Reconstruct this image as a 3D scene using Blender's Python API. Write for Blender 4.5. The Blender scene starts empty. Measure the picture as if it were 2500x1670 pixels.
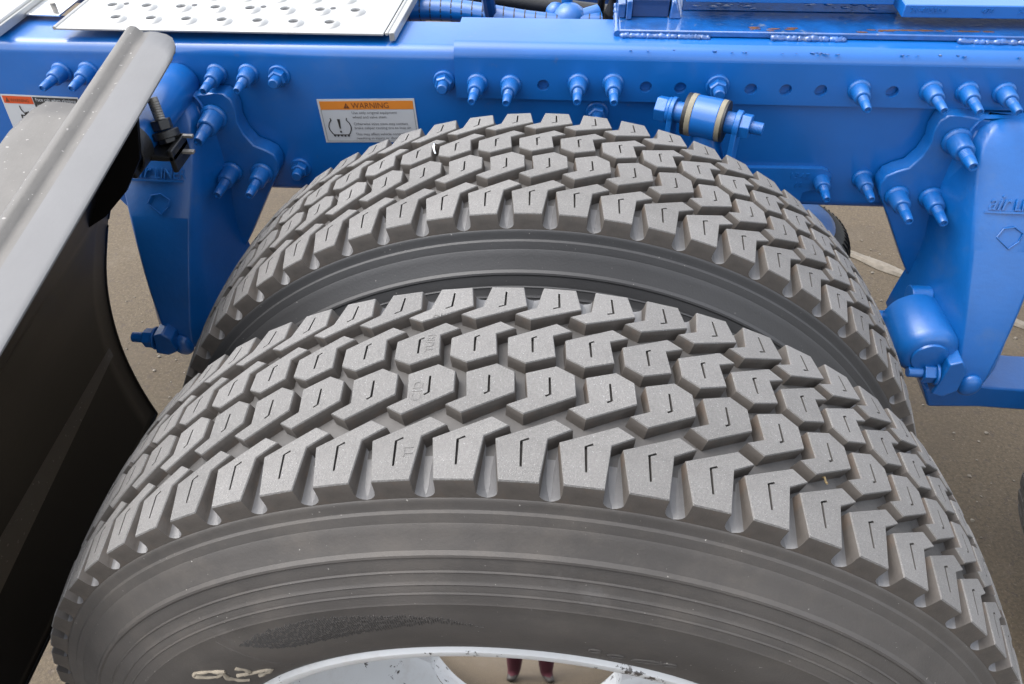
import bpy, bmesh, math, random
from math import sin, cos, pi, radians
from mathutils import Vector, Matrix, noise
from mathutils.geometry import tessellate_polygon

random.seed(7)
SC = bpy.context.scene
COL = SC.collection

# ------------------------------------------------------------------ camera, sky, sun, exposure
cam_d = bpy.data.cameras.new('camera'); cam = bpy.data.objects.new('camera', cam_d); COL.objects.link(cam)
cam_d.sensor_width = 36.0; cam_d.lens = 28.116; cam_d.clip_start = 0.02; cam_d.clip_end = 200
_r, _u, _f = Vector((.99662, .0817, -.0094)), Vector((-.0510, .6894, .7226)), Vector((-.0655, .7198, -.6911))
_f.normalize(); _r = (_r - _f * _r.dot(_f)).normalized(); _u = _r.cross(_f)
cam.matrix_world = Matrix(((_r.x, _u.x, -_f.x, .0277), (_r.y, _u.y, -_f.y, -.4457), (_r.z, _u.z, -_f.z, .9828), (0, 0, 0, 1)))
SC.camera = cam

SUN_EL, SUN_AZ = radians(62), radians(-85)          # thin overcast: the bright part of the sky is high on the left
w = bpy.data.worlds.new('World'); SC.world = w; w.use_nodes = True
nt = w.node_tree; nt.nodes.clear()
sky = nt.nodes.new('ShaderNodeTexSky'); sky.sky_type = 'NISHITA'; sky.sun_disc = False
sky.sun_elevation = SUN_EL; sky.sun_rotation = SUN_AZ; sky.air_density = 1.0; sky.dust_density = 3.0; sky.ozone_density = 1.0
hs = nt.nodes.new('ShaderNodeHueSaturation'); hs.inputs['Saturation'].default_value = .32   # cloud cover takes most of the blue out
bg = nt.nodes.new('ShaderNodeBackground'); bg.inputs['Strength'].default_value = .15
wo = nt.nodes.new('ShaderNodeOutputWorld')
nt.links.new(sky.outputs[0], hs.inputs['Color']); nt.links.new(hs.outputs[0], bg.inputs['Color']); nt.links.new(bg.outputs[0], wo.inputs['Surface'])
sl = bpy.data.lights.new('sun', 'SUN'); sl.energy = .5; sl.angle = radians(70); sl.color = (1, .96, .9)
so = bpy.data.objects.new('sun', sl); COL.objects.link(so)
sd = Vector((sin(SUN_AZ) * cos(SUN_EL), cos(SUN_AZ) * cos(SUN_EL), sin(SUN_EL)))
so.rotation_euler = (-sd).to_track_quat('-Z', 'Y').to_euler(); so.location = (0, 0, 6)
SC.view_settings.view_transform = 'Standard'; SC.view_settings.look = 'None'; SC.view_settings.gamma = 1
SC.view_settings.exposure = 1.95

# ------------------------------------------------------------------ materials
def mat(name, base, rough=.5, metal=0., coat=0., var=0., vscale=8., alt=None, bump=0., bscale=200., rvar=0., speck=None, spscale=300., sptresh=.74, extra=None, crough=.08, orand=0.):
    m = bpy.data.materials.new(name); m.use_nodes = True
    t = m.node_tree; b = t.nodes['Principled BSDF']
    b.inputs['Base Color'].default_value = (*base, 1); b.inputs['Roughness'].default_value = rough
    b.inputs['Metallic'].default_value = metal; b.inputs['Coat Weight'].default_value = coat; b.inputs['Coat Roughness'].default_value = crough; b.inputs['Coat IOR'].default_value = 1.75
    tc = t.nodes.new('ShaderNodeTexCoord'); col = None
    def nz(scale, detail=4., rg=.6):
        n = t.nodes.new('ShaderNodeTexNoise'); n.inputs['Scale'].default_value = scale; n.inputs['Detail'].default_value = detail
        n.inputs['Roughness'].default_value = rg; t.links.new(tc.outputs['Object'], n.inputs['Vector']); return n.outputs['Fac']
    def ramp(fac, a, c):
        r = t.nodes.new('ShaderNodeMapRange'); r.inputs['From Min'].default_value = a; r.inputs['From Max'].default_value = c
        t.links.new(fac, r.inputs['Value']); return r.outputs['Result']
    def mix(fac, A, B, s=1.):
        x = t.nodes.new('ShaderNodeMix'); x.data_type = 'RGBA'
        if s != 1.:
            mm = t.nodes.new('ShaderNodeMath'); mm.operation = 'MULTIPLY'; mm.inputs[1].default_value = s; t.links.new(fac, mm.inputs[0]); fac = mm.outputs[0]
        t.links.new(fac, x.inputs[0])
        for v, i in ((A, 6), (B, 7)):
            if isinstance(v, tuple): x.inputs[i].default_value = (*v, 1)
            else: t.links.new(v, x.inputs[i])
        return x.outputs[2]
    if var or alt:
        a2 = alt or tuple(c * (1 - var) for c in base)
        col = mix(ramp(nz(vscale), .35, .65), base, a2)
    if speck:
        col = mix(ramp(nz(spscale, 1.), sptresh, sptresh + .03), col or base, speck)
    if extra:
        for (ec, es, a, c2, s) in extra: col = mix(ramp(nz(es, 6., .7), a, c2), col or base, ec, s)
    if orand:
        oi = t.nodes.new('ShaderNodeObjectInfo'); mr = t.nodes.new('ShaderNodeMapRange'); mr.inputs['To Min'].default_value = 1 - orand; mr.inputs['To Max'].default_value = 1 + orand
        t.links.new(oi.outputs['Random'], mr.inputs['Value']); hv = t.nodes.new('ShaderNodeHueSaturation'); t.links.new(mr.outputs['Result'], hv.inputs['Value'])
        if col: t.links.new(col, hv.inputs['Color'])
        else: hv.inputs['Color'].default_value = (*base, 1)
        col = hv.outputs['Color']
    if col: t.links.new(col, b.inputs['Base Color'])
    if rvar:
        r = t.nodes.new('ShaderNodeMapRange'); r.inputs['To Min'].default_value = rough - rvar; r.inputs['To Max'].default_value = rough + rvar
        t.links.new(nz(vscale * 2.3), r.inputs['Value']); t.links.new(r.outputs['Result'], b.inputs['Roughness'])
    if bump:
        bp = t.nodes.new('ShaderNodeBump'); bp.inputs['Strength'].default_value = bump; bp.inputs['Distance'].default_value = .001
        t.links.new(nz(bscale), bp.inputs['Height']); t.links.new(bp.outputs['Normal'], b.inputs['Normal'])
    return m

M = {}
M['blue'] = mat('blue_paint', (.0001, .094, .350), .45, coat=.58, var=.18, vscale=5, bump=.22, bscale=55, rvar=.08, crough=.2, extra=[((.07, .12, .22), 6., .55, .76, .30), ((.10, .10, .11), 45., .64, .72, .25)])
M['blue_cast'] = mat('blue_painted_casting', (.0001, .094, .345), .45, coat=.46, var=.18, vscale=9, bump=.5, bscale=150, rvar=.08, crough=.3, extra=[((.06, .11, .20), 14., .55, .75, .3)])
M['blue_dark'] = mat('dark_blue_paint', (.0010, .030, .13), .42, coat=.3, var=.3, vscale=14, bump=.5, bscale=90)  # darker blue for the spacer block and most parts between the rails
M['blue_weld'] = mat('blue_paint_over_weld', (.003, .082, .31), .35, coat=.8, var=.4, vscale=40, bump=1., bscale=120, extra=[((.12, .16, .22), 45., .60, .66, .8), ((.14, .07, .02), 22., .66, .71, .7)])
M['tread'] = mat('dusty_tread_rubber', (.158, .153, .147), .8, var=.22, vscale=700, bump=.9, bscale=1100, speck=(.30, .30, .30), spscale=1000, sptresh=.695, extra=[((.085, .080, .075), 9., .52, .75, .5)], orand=.10)
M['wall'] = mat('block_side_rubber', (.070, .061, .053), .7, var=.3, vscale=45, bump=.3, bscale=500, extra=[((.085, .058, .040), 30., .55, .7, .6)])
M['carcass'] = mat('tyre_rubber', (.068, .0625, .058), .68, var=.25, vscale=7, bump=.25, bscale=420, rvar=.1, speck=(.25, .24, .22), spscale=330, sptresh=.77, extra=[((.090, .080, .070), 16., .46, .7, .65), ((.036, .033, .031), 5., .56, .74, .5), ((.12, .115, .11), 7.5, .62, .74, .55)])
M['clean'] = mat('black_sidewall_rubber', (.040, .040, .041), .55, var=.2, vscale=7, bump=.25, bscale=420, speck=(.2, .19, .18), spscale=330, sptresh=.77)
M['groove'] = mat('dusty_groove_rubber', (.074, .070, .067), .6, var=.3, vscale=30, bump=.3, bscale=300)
M['scoop'] = mat('dusty_scoop_rubber', (.135, .134, .136), .5, var=.2, vscale=30, bump=.3, bscale=300)
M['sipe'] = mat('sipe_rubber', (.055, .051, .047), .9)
M['rib_dark'] = mat('serrated_rubber', (.050, .047, .044), .75)
M['rimwhite'] = mat('chipped_white_paint', (.55, .56, .56), .4, coat=.2, bump=.3, bscale=120, extra=[((.06, .055, .05), 38., .62, .64, 1.), ((.45, .43, .41), 20., .55, .7, .5)])
M['chrome'] = mat('chrome', (.92, .92, .93), .05, metal=1)
M['alu'] = mat('polished_aluminium', (.86, .86, .87), .18, metal=1, rvar=.08, vscale=20)
M['deck'] = mat('brushed_aluminium', (.36, .36, .352), .42, metal=.6, bump=.2, bscale=160, var=.08, vscale=20)
M['hole'] = mat('dark_opening', (.05, .05, .055), .7)
M['fblack'] = mat('glossy_black_plastic', (.003, .003, .0033), .38, bump=.15, bscale=30)
for k_ in ('blue', 'blue_cast'): M[k_].node_tree.nodes['Principled BSDF'].inputs['Specular IOR Level'].default_value = .28
M['fblack'].node_tree.nodes['Principled BSDF'].inputs['Specular IOR Level'].default_value = .22
M['fgrey'] = mat('dusty_black_plastic', (.100, .095, .088), .6, var=.15, vscale=18, bump=.4, bscale=150, speck=(.22, .21, .20), spscale=170, sptresh=.715)
M['fstrip'] = mat('dusty_lip_sky_sheen', (.112, .113, .116), .65, var=.08, vscale=12, bump=.2, bscale=200)  # dusty plastic, its colour lightened for the sky's sheen on the lip
M['black'] = mat('black_hardware', (.01, .01, .01), .45, bump=.4, bscale=150)
M['steel'] = mat('dirty_zinc', (.32, .30, .27), .5, metal=.7, var=.4, vscale=60)
M['rubber'] = mat('black_rubber', (.009, .009, .009), .5, bump=.3, bscale=200)
M['tan'] = mat('tan_bushing', (.20, .18, .13), .6, var=.3, vscale=50)
M['lab'] = mat('label_white', (.42, .43, .44), .45, var=.06, vscale=20)
M['orange'] = mat('label_orange', (.52, .17, .02), .45)
M['redorange'] = mat('label_red_orange', (.46, .06, .012), .45)
M['ink'] = mat('label_ink', (.025, .022, .02), .5)
M['greyink'] = mat('label_grey_ink', (.09, .09, .09), .5)
M['brownink'] = mat('label_brown_ink', (.12, .035, .012), .5)
M['labblack'] = mat('label_black', (.02, .02, .02), .5)
M['chalk'] = mat('chalk', (.30, .26, .20), .9, var=.2, vscale=150)
M['ground'] = mat('tan_concrete', (.098, .075, .048), .9, var=.35, vscale=130, bump=1., bscale=260, speck=(.066, .05, .036), spscale=75, sptresh=.64, extra=[((.175, .145, .108), 160., .56, .66, .6), ((.062, .048, .034), 3.2, .50, .72, .6), ((.12, .10, .075), 9., .55, .72, .4)])
M['joint'] = mat('pale_joint_mortar', (.20, .175, .14), .9, var=.3, vscale=50, bump=1., bscale=150)
M['rust'] = mat('rust', (.10, .042, .018), .9, var=.4, vscale=60, bump=.8, bscale=150)
M['trouser'] = mat('maroon_cloth', (.055, .007, .014), .9, bump=.4, bscale=300)

# ------------------------------------------------------------------ mesh helpers
class MB:
    def __init__(s): s.v = []; s.f = []; s.m = []
    def add(s, vs, fs, mi=0):
        o = len(s.v); s.v += [tuple(v) for v in vs]; s.f += [tuple(i + o for i in f) for f in fs]; s.m += [mi] * len(fs); return s
    def box(s, x0, x1, y0, y1, z0, z1, shear=0., mi=0):
        vs = [(x, y, z + shear * x) for x in (x0, x1) for y in (y0, y1) for z in (z0, z1)]
        return s.add(vs, [(0, 1, 3, 2), (4, 6, 7, 5), (0, 4, 5, 1), (2, 3, 7, 6), (0, 2, 6, 4), (1, 5, 7, 3)], mi)
    def lathe(s, prof, origin, axis, n=24, mi=0, cap0=False, cap1=False, phase=0.):
        """prof: list of (distance along axis, radius)"""
        a = Vector(axis).normalized(); t = a.orthogonal().normalized(); b = a.cross(t); o = Vector(origin)
        vs = [];fs = []
        for (h, r) in prof:
            for k in range(n):
                q = 2 * pi * k / n + phase; vs.append(o + a * h + (t * cos(q) + b * sin(q)) * r)
        for i in range(len(prof) - 1):
            for k in range(n):
                k2 = (k + 1) % n; fs.append((i * n + k, i * n + k2, (i + 1) * n + k2, (i + 1) * n + k))
        if cap0: fs.append(tuple(range(n))[::-1])
        if cap1: fs.append(tuple((len(prof) - 1) * n + k for k in range(n)))
        return s.add(vs, fs, mi)
    def cyl(s, p0, p1, r0, r1=None, n=20, mi=0):
        p0, p1 = Vector(p0), Vector(p1); r1 = r0 if r1 is None else r1
        return s.lathe([(0, r0), ((p1 - p0).length, r1)], p0, p1 - p0, n, mi, True, True)
    def hexnut(s, p0, p1, r, mi=0): return s.cyl(p0, p1, r, n=6, mi=mi)
    def tube(s, pts, r, n=8, mi=0, flat=1.):
        pts = [Vector(p) for p in pts]; vs = []; fs = []
        for i, p in enumerate(pts):
            d = (pts[min(i + 1, len(pts) - 1)] - pts[max(i - 1, 0)]).normalized(); t = d.orthogonal().normalized()
            if abs(d.z) < .9: t = d.cross(Vector((0, 0, 1))).normalized()
            b = d.cross(t); rr = r[i] if isinstance(r, (list, tuple)) else r
            for k in range(n): q = 2 * pi * k / n; vs.append(p + t * cos(q) * rr + b * sin(q) * rr * flat)
        for i in range(len(pts) - 1):
            for k in range(n): k2 = (k + 1) % n; fs.append((i * n + k, i * n + k2, (i + 1) * n + k2, (i + 1) * n + k))
        fs.append(tuple(range(n))[::-1]); fs.append(tuple((len(pts) - 1) * n + k for k in range(n)))
        return s.add(vs, fs, mi)
    def prism(s, poly, fn0, fn1, holes=(), mi=0):
        """poly + holes in 2-D; fn0/fn1 map 2-D to 3-D for front and back"""
        loops = [list(poly)] + [list(h) for h in holes]; flat = [p for l in loops for p in l]; n = len(flat)
        tri = tessellate_polygon([[Vector((a, b, 0)) for a, b in l] for l in loops])
        vs = [fn0(a, b) for a, b in flat] + [fn1(a, b) for a, b in flat]; fs = [tuple(t) for t in tri] + [tuple(i + n for i in t[::-1]) for t in tri]
        o = 0
        for l in loops:
            for i in range(len(l)): j = (i + 1) % len(l); fs.append((o + i, o + j, o + j + n, o + i + n))
            o += len(l)
        return s.add(vs, fs, mi)
    def extrude_x(s, prof, x0, x1, shear=0., mi=0, n=1):
        """closed profile of (y, z) swept along x"""
        vs = []; k = len(prof); fs = []
        for i in range(n + 1):
            x = x0 + (x1 - x0) * i / n; vs += [(x, y, z + shear * x) for y, z in prof]
        for i in range(n):
            for a in range(k): b = (a + 1) % k; fs.append((i * k + a, i * k + b, (i + 1) * k + b, (i + 1) * k + a))
        tri = tessellate_polygon([[Vector((y, z, 0)) for y, z in prof]])
        fs += [tuple(t) for t in tri] + [tuple(i + n * k for i in t) for t in tri]
        return s.add(vs, fs, mi)
    def blob(s, c, r, sq=(1, 1, 1), n=10, jit=0., mi=0):
        c = Vector(c); vs = []; fs = []; m_ = n // 2
        for i in range(m_ + 1):
            for k in range(n):
                a = pi * i / m_; q = 2 * pi * k / n; d = Vector((sin(a) * cos(q), sin(a) * sin(q), cos(a)))
                j = 1 + jit * noise.noise((c + d * .7) * 9)
                vs.append(c + Vector((d.x * sq[0], d.y * sq[1], d.z * sq[2])) * r * j)
        for i in range(m_):
            for k in range(n): k2 = (k + 1) % n; fs.append((i * n + k, (i + 1) * n + k, (i + 1) * n + k2, i * n + k2))
        return s.add(vs, fs, mi)
    def mesh(s, name, mats, smooth=32., recalc=True):
        me = bpy.data.meshes.new(name); me.from_pydata(s.v, [], s.f)
        for m in mats: me.materials.append(m)
        me.polygons.foreach_set('material_index', s.m)
        bm = bmesh.new(); bm.from_mesh(me)
        if recalc: bmesh.ops.recalc_face_normals(bm, faces=bm.faces)
        bm.to_mesh(me); bm.free()
        if smooth:
            me.polygons.foreach_set('use_smooth', [True] * len(me.polygons)); me.set_sharp_from_angle(angle=radians(smooth))
        me.update(); return me
    def build(s, name, mats, parent=None, smooth=32., bevel=0., seg=2, recalc=True):
        if not isinstance(mats, (list, tuple)): mats = [mats]
        return link(name, s.mesh(name, mats, smooth, recalc), parent, bevel, seg)

def link(name, me, parent=None, bevel=0., seg=2):
    o = bpy.data.objects.new(name, me); COL.objects.link(o)
    if parent: o.parent = parent
    if bevel:
        b = o.modifiers.new('bevel', 'BEVEL'); b.width = bevel; b.segments = seg; b.limit_method = 'ANGLE'; b.angle_limit = radians(35); b.harden_normals = False
    return o
def tag(o, label=None, cat=None, group=None, kind=None):
    for k, v in (('label', label), ('category', cat), ('group', group), ('kind', kind)):
        if v: o[k] = v
    return o
def empty(name, loc=(0, 0, 0)):
    o = bpy.data.objects.new(name, None); o.empty_display_size = .1; o.location = loc; COL.objects.link(o); return o
def text_mesh(body, size, m, fn, depth=.0, shear=0., align='LEFT', spacing=1.):
    c = bpy.data.curves.new('lettering', 'FONT'); c.body = body; c.size = size; c.extrude = depth; c.align_x = align; c.shear = shear; c.space_character = spacing
    c.resolution_u = 3
    o = bpy.data.objects.new('lettering', c); COL.objects.link(o)
    dg = bpy.context.evaluated_depsgraph_get(); me = bpy.data.meshes.new_from_object(o.evaluated_get(dg))
    COL.objects.unlink(o); bpy.data.objects.remove(o); bpy.data.curves.remove(c)
    for v in me.vertices: v.co = fn(*v.co)
    me.materials.clear(); me.materials.append(m); return me

# ------------------------------------------------------------------ ground
GZ = -.5
def grid_plane(name, x0, x1, y0, y1, z, n, m):
    b = MB(); b.add([(x0 + (x1 - x0) * i / n, y0 + (y1 - y0) * j / n, z) for j in range(n + 1) for i in range(n + 1)],
                    [(j * (n + 1) + i, j * (n + 1) + i + 1, (j + 1) * (n + 1) + i + 1, (j + 1) * (n + 1) + i) for j in range(n) for i in range(n)])
    return b.build(name, m, None, 0, recalc=False)
tag(grid_plane('pavement', -60, 60, -60, 60, GZ, 4, M['ground']), kind='structure')
# pale broken joint between two slabs: runs from (.876,1.548) towards (1.03,1.433)
jb = MB(); jd = Vector((.80, -.60, 0)); jn = Vector((.60, .80, 0)); j0 = Vector((.90, 1.535, GZ))
vs = []; N = 90
for i in range(N + 1):
    t = -1.2 + 2.4 * i / N; c = j0 + jd * t
    w0 = .016 + .012 * noise.noise(Vector((t * 9, 1, 0))); w1 = .018 + .014 * noise.noise(Vector((t * 7, 5, 0)))
    vs += [c - jn * w0 + Vector((0, 0, .002)), c - jn * w0 * .5 + Vector((0, 0, .008)), c + jn * w1 * .6 + Vector((0, 0, .007)), c + jn * w1 + Vector((0, 0, .002))]
jb.add(vs, [(i * 4 + k, i * 4 + 4 + k, i * 4 + 5 + k, i * 4 + 1 + k) for i in range(N) for k in range(3)])
tag(jb.build('pavement_joint', M['joint']), kind='structure')

# ------------------------------------------------------------------ tyre
R, NP, DEP = .53, 70, .0128
DT = 2 * pi / NP; PM = R * DT
def crown(y): return R - .75 * y * y
def PT(u, y, depth):
    r = crown(y) - depth; return (r * sin(u * DT), y, r * cos(u * DT))
def offset(poly, d):
    """offset a CCW polygon outward by d (metres)"""
    n = len(poly); out = []
    for i in range(n):
        a, b, c = Vector(poly[i - 1]), Vector(poly[i]), Vector(poly[(i + 1) % n])
        n1 = Vector(((b - a).y, -(b - a).x)).normalized(); n2 = Vector(((c - b).y, -(c - b).x)).normalized()
        m_ = (n1 + n2); k = max(m_.length_squared / 2, .35); out.append(tuple(b + m_ * (d / k)))
    return out
def rot180(poly, s): return [(-u, -y if abs(y) > .1 else -y + s) for u, y in poly]
ROW_A = [(-.30, -.1063), (.31, -.1063), (.40, -.0702), (.77, -.0602), (.50, -.0528), (-.40, -.0722)]
ROW_B = [(-.393, -.0488), (.43, -.0280), (.396, -.0070), (.09, .0012), (-.403, -.0082), (-.337, -.0330), (-.657, -.0408)]
SIPE_A = [(.02, -.0950), (0, -.0738), (.115, -.0712)]
SIPE_B = [(-.013, -.0115), (.012, -.0288), (-.062, -.0310)]
def sipe_loop(s, wd=.00085):
    p = [Vector((u * PM, y)) for u, y in s]; L = []; Rr = []
    for i in range(3):
        d = (p[min(i + 1, 2)] - p[max(i - 1, 0)]).normalized(); nn = Vector((-d.y, d.x)); k = 1.25 if i == 1 else 1
        L.append(tuple(p[i] + nn * wd * k)); Rr.append(tuple(p[i] - nn * wd * k))
    return L + Rr[::-1]
def block(name, poly, sipe):
    P0 = [(u * PM, y) for u, y in poly]
    a = sum(P0[i][0] * P0[(i + 1) % len(P0)][1] - P0[(i + 1) % len(P0)][0] * P0[i][1] for i in range(len(P0)))
    if a < 0: P0 = P0[::-1]
    P0 = offset(P0, .0005); top = offset(P0, -.0007); base = offset(P0, .0006); n = len(P0); b = MB()
    hole = sipe_loop(sipe)
    def q(p, dep): return PT(p[0] / PM, p[1], dep)
    rings = [[q(p, 0) for p in top], [q(p, .0011) for p in P0]]
    cu = sum(t[0] for t in P0 if abs(t[1]) > .1) / 2
    for rad, du, fr in ((.5110, .0002, .45), (.5078, .0010, .66), (.5058, .0026, .82), (.5044, .0052, .92), (.5034, .0093, 1.)):
        ring = []
        for p, s_ in zip(P0, base):
            if abs(p[1]) > .1:                                     # shoulder: the block runs down the buttress, the slot closing in a U
                sg = 1 if p[1] > 0 else -1; th = (p[0] + (du if p[0] > cu else -du)) / R; yy = .1066 + (.5216 - rad) * .155
                ring.append((rad * sin(th), sg * yy, rad * cos(th)))
            else: ring.append(q((p[0] + (s_[0] - p[0]) * fr, p[1] + (s_[1] - p[1]) * fr), .0011 + (DEP + .0006 - .0011) * fr))
        rings.append(ring)
    loops = [top, hole]; flat = top + hole; m_ = len(hole)
    tri = tessellate_polygon([[Vector((x, y, 0)) for x, y in l] for l in loops])
    b.add([q(p, 0) for p in flat], [tuple(t) for t in tri], 0)
    b.add(rings[0] + rings[1], [(i, i + n, (i + 1) % n + n, (i + 1) % n) for i in range(n)], 0)
    for r0, r1 in ((1, 2), (2, 3), (3, 4), (4, 5), (5, 6)):
        for i in range(n):
            j = (i + 1) % n; slot = (abs(P0[i][1]) > .1) != (abs(P0[j][1]) > .1)
            b.add([rings[r0][i], rings[r1][i], rings[r1][j], rings[r0][j]], [(0, 1, 2, 3)], 3 if slot and r0 >= 3 else 1)
    b.add([q(p, 0) for p in hole] + [q(p, .0042) for p in hole], [(i, (i + 1) % m_, (i + 1) % m_ + m_, i + m_) for i in range(m_)], 2)
    b.add([q(p, .0042) for p in hole], [(0, 1, 4, 5), (1, 2, 3, 4)], 2)
    me = b.mesh(name, [M['tread'], M['wall'], M['sipe'], M['scoop']], 0, recalc=False)
    bm = bmesh.new(); bm.from_mesh(me); bmesh.ops.remove_doubles(bm, verts=bm.verts, dist=1e-5); bmesh.ops.recalc_face_normals(bm, faces=bm.faces)
    up = sum((f.normal.z * f.calc_area() for f in bm.faces if f.material_index == 0))
    if up < 0: bmesh.ops.reverse_faces(bm, faces=bm.faces)
    bm.to_mesh(me); bm.free(); me.polygons.foreach_set('use_smooth', [True] * len(me.polygons)); me.set_sharp_from_angle(angle=radians(34)); return me
BLOCKS = [(block('tread_block', ROW_A, SIPE_A), -.003), (block('tread_block', ROW_B, SIPE_B), .38),
          (block('tread_block', rot180(ROW_B, .0045), rot180(SIPE_B, .0038)), .0375), (block('tread_block', rot180(ROW_A, .0050), rot180(SIPE_A, .0035)), .4625)]
HALF = [(0, .5172), (.03, .5165), (.055, .5148), (.078, .5118), (.092, .5082), (.1000, .5062), (.1050, .5048), (.1078, .5038), (.1092, .5030), (.1098, .5026), (.1102, .5022), (.1108, .5008), (.1114, .4985), (.1122, .4945),
        (.1128, .4928), (.1150, .4915), (.1158, .4895), (.1176, .4850), (.1180, .4838), (.1192, .4826), (.122, .4775), (.1252, .472), (.1285, .4672),
        (.1296, .4655), (.1330, .4640), (.1338, .4620), (.1330, .4598), (.1358, .4525), (.1366, .4490), (.1379, .4480), (.1377, .4466), (.1400, .4400), (.1408, .4386),
        (.1421, .4374), (.1419, .4360), (.1438, .4318), (.1442, .4303), (.1453, .4291), (.1451, .4278), (.1472, .4205), (.1475, .4195), (.1480, .4186), (.1479, .4176), (.1498, .405), (.1508, .390), (.1502, .372), (.1468, .352), (.1400, .333), (.1340, .3222), (.1285, .3180), (.115, .3165)]
def sidewall_y(r):
    for (y0, r0), (y1, r1) in zip(HALF[9:], HALF[10:]):
        if r1 <= r <= r0: return -(y0 + (y1 - y0) * (r0 - r) / max(r0 - r1, 1e-6))
    return -.13
def wheel(name, loc, rot, label, group, side='carcass'):
    root = empty(name, loc); root.rotation_euler = (0, rot, 0); tag(root, label, 'tyre', group)
    prof = [(-y, r) for y, r in HALF[::-1]] + HALF[1:]
    b = MB(); n = 280; a = []
    for (y, r) in prof: a += [(r * sin(2 * pi * k / n), y, r * cos(2 * pi * k / n)) for k in range(n)]
    fs = []; ms = []
    for i in range(len(prof) - 1):
        mi = 0 if max(abs(prof[i][0]), abs(prof[i + 1][0])) > .1083 else 2 if min(abs(prof[i][0]), abs(prof[i + 1][0])) > .077 else 1
        for k in range(n): k2 = (k + 1) % n; fs.append((i * n + k, (i + 1) * n + k, (i + 1) * n + k2, i * n + k2)); ms.append(mi)
    b.add(a, fs); b.m = ms
    ty = b.build('rubber_body', [M[side], M['groove'], M['scoop']], root, 24)
    for me, ph in BLOCKS:
        for k in range(NP):
            o = link('tread_block', me, ty); o.rotation_euler = (0, (k + ph) * DT, 0)
    # steel rim
    rp = [(-.1285, .3195), (-.1345, .3225), (-.1385, .3190), (-.1390, .3130), (-.1350, .3065), (-.1280, .3040), (-.116, .3020), (-.098, .2965), (-.05, .2925), (-.02, .284), (.06, .276), (.085, .262)]
    rm = MB().lathe(rp, (0, 0, 0), (0, 1, 0), 160).build('rim', M['rimwhite'], root, 40)
    MB().lathe([(.085, .262), (.094, .235), (.104, .19), (.108, .165), (.108, .10)], (0, 0, 0), (0, 1, 0), 96).build('wheel_disc', M['alu'], rm, 40)
    MB().lathe([(.108, .128), (.02, .122), (-.012, .119), (-.0165, .116), (-.0195, .112)] + [(-.0475 + .235 - (.235 ** 2 - (.112 * (1 - i / 12)) ** 2) ** .5, .112 * (1 - i / 12)) for i in range(13)], (0, 0, 0), (0, 1, 0), 96).build('hub_cap', M['chrome'], rm, 50)
    for k in range(10):
        q = 2 * pi * (k + .5) / 10; c = (.150 * sin(q), 0, .150 * cos(q))
        MB().hexnut((c[0], .108, c[2]), (c[0], .085, c[2]), .017).cyl((c[0], .085, c[2]), (c[0], .070, c[2]), .011, .008).build('wheel_nut', M['chrome'], rm, 30)
    MB().lathe([(.1285, .3185), (.1345, .3200), (.1385, .3120), (.128, .304), (.1, .2965), (.06, .276)], (0, 0, 0), (0, 1, 0), 120).build('rim_back', M['rimwhite'], rm, 40)
    return root, ty
outer, outer_tyre = wheel('mounted_tyre', (0, 0, 0), 0, 'nearest tyre with white chipped rim and chalk marks on its sidewall', 'truck tyres on their rims')
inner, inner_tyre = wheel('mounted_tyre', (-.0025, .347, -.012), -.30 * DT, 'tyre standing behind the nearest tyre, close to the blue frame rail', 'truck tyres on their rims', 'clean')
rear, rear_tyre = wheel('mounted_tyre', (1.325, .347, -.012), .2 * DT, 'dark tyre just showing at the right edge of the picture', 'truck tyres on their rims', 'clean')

def on_wall(r, deg, lift=.0008):
    q = radians(deg); return (r * sin(q), sidewall_y(r) - lift, r * cos(q))
def wall_pt(x, z, lift=.0006):
    r = math.hypot(x, z); return (x, sidewall_y(r) - lift, z)
# paint-stick marks, serrated wedge and a moulded line on the nearest sidewall
CH = [[(-.2644, .268), (-.2802, .2652), (-.2951, .2597), (-.2971, .2542), (-.2858, .252), (-.2745, .2548), (-.2671, .2633), (-.2667, .252), (-.259, .2448), (-.2499, .2412)],
      [(-.2524, .2767), (-.2455, .2726), (-.2419, .2657), (-.2487, .2595)], [(-.2556, .2582), (-.2413, .2629), (-.2264, .2705), (-.222, .2692), (-.2288, .2596), (-.237, .2531)]]
for s in CH:
    pts = []
    for (ax, az), (bx, bz) in zip(s, s[1:]):
        for i in range(5): t = i / 5; pts.append(wall_pt(ax + (bx - ax) * t, az + (bz - az) * t, .0002))
    pts.append(wall_pt(*s[-1], .0002))
    rr = [.0021 + .0013 * noise.noise(Vector((p[0] * 160, p[2] * 160, 0))) for p in pts]
    MB().tube(pts, rr, 6).build('chalk_mark', M['chalk'], outer_tyre, 60)
WED = [(-36.5, .399, .401), (-33, .384, .407), (-30, .377, .411), (-24, .379, .413), (-16, .386, .409), (-9, .394, .4045), (-3.5, .389, .391)]
b = MB(); a = -36.4
while a < -3.6:
    for (a0, l0, h0), (a1, l1, h1) in zip(WED, WED[1:]):
        if a0 <= a <= a1:
            t = (a - a0) / (a1 - a0); lo = l0 + (l1 - l0) * t; hi = h0 + (h1 - h0) * t
    lo += random.uniform(0, .003); hi -= random.uniform(0, .003); r = lo
    while r < hi:
        L = min(random.uniform(.003, .008), hi - r); da = random.uniform(-.05, .05)
        p = [on_wall(r, a + da, .0), on_wall(r, a + .16 + da, .0), on_wall(r + L, a + .16, .0), on_wall(r + L, a, .0)]
        m_ = on_wall(r, a + .08 + da, .0007); m2 = on_wall(r + L, a + .08, .0007)
        b.add(p + [m_, m2], [(0, 4, 5, 3), (4, 1, 2, 5), (0, 1, 4), (3, 5, 2)]); r += L + random.uniform(.0008, .003)
    a += .3
tag(b.build('serration', M['rib_dark'], outer_tyre, 0), kind='stuff')
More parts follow.
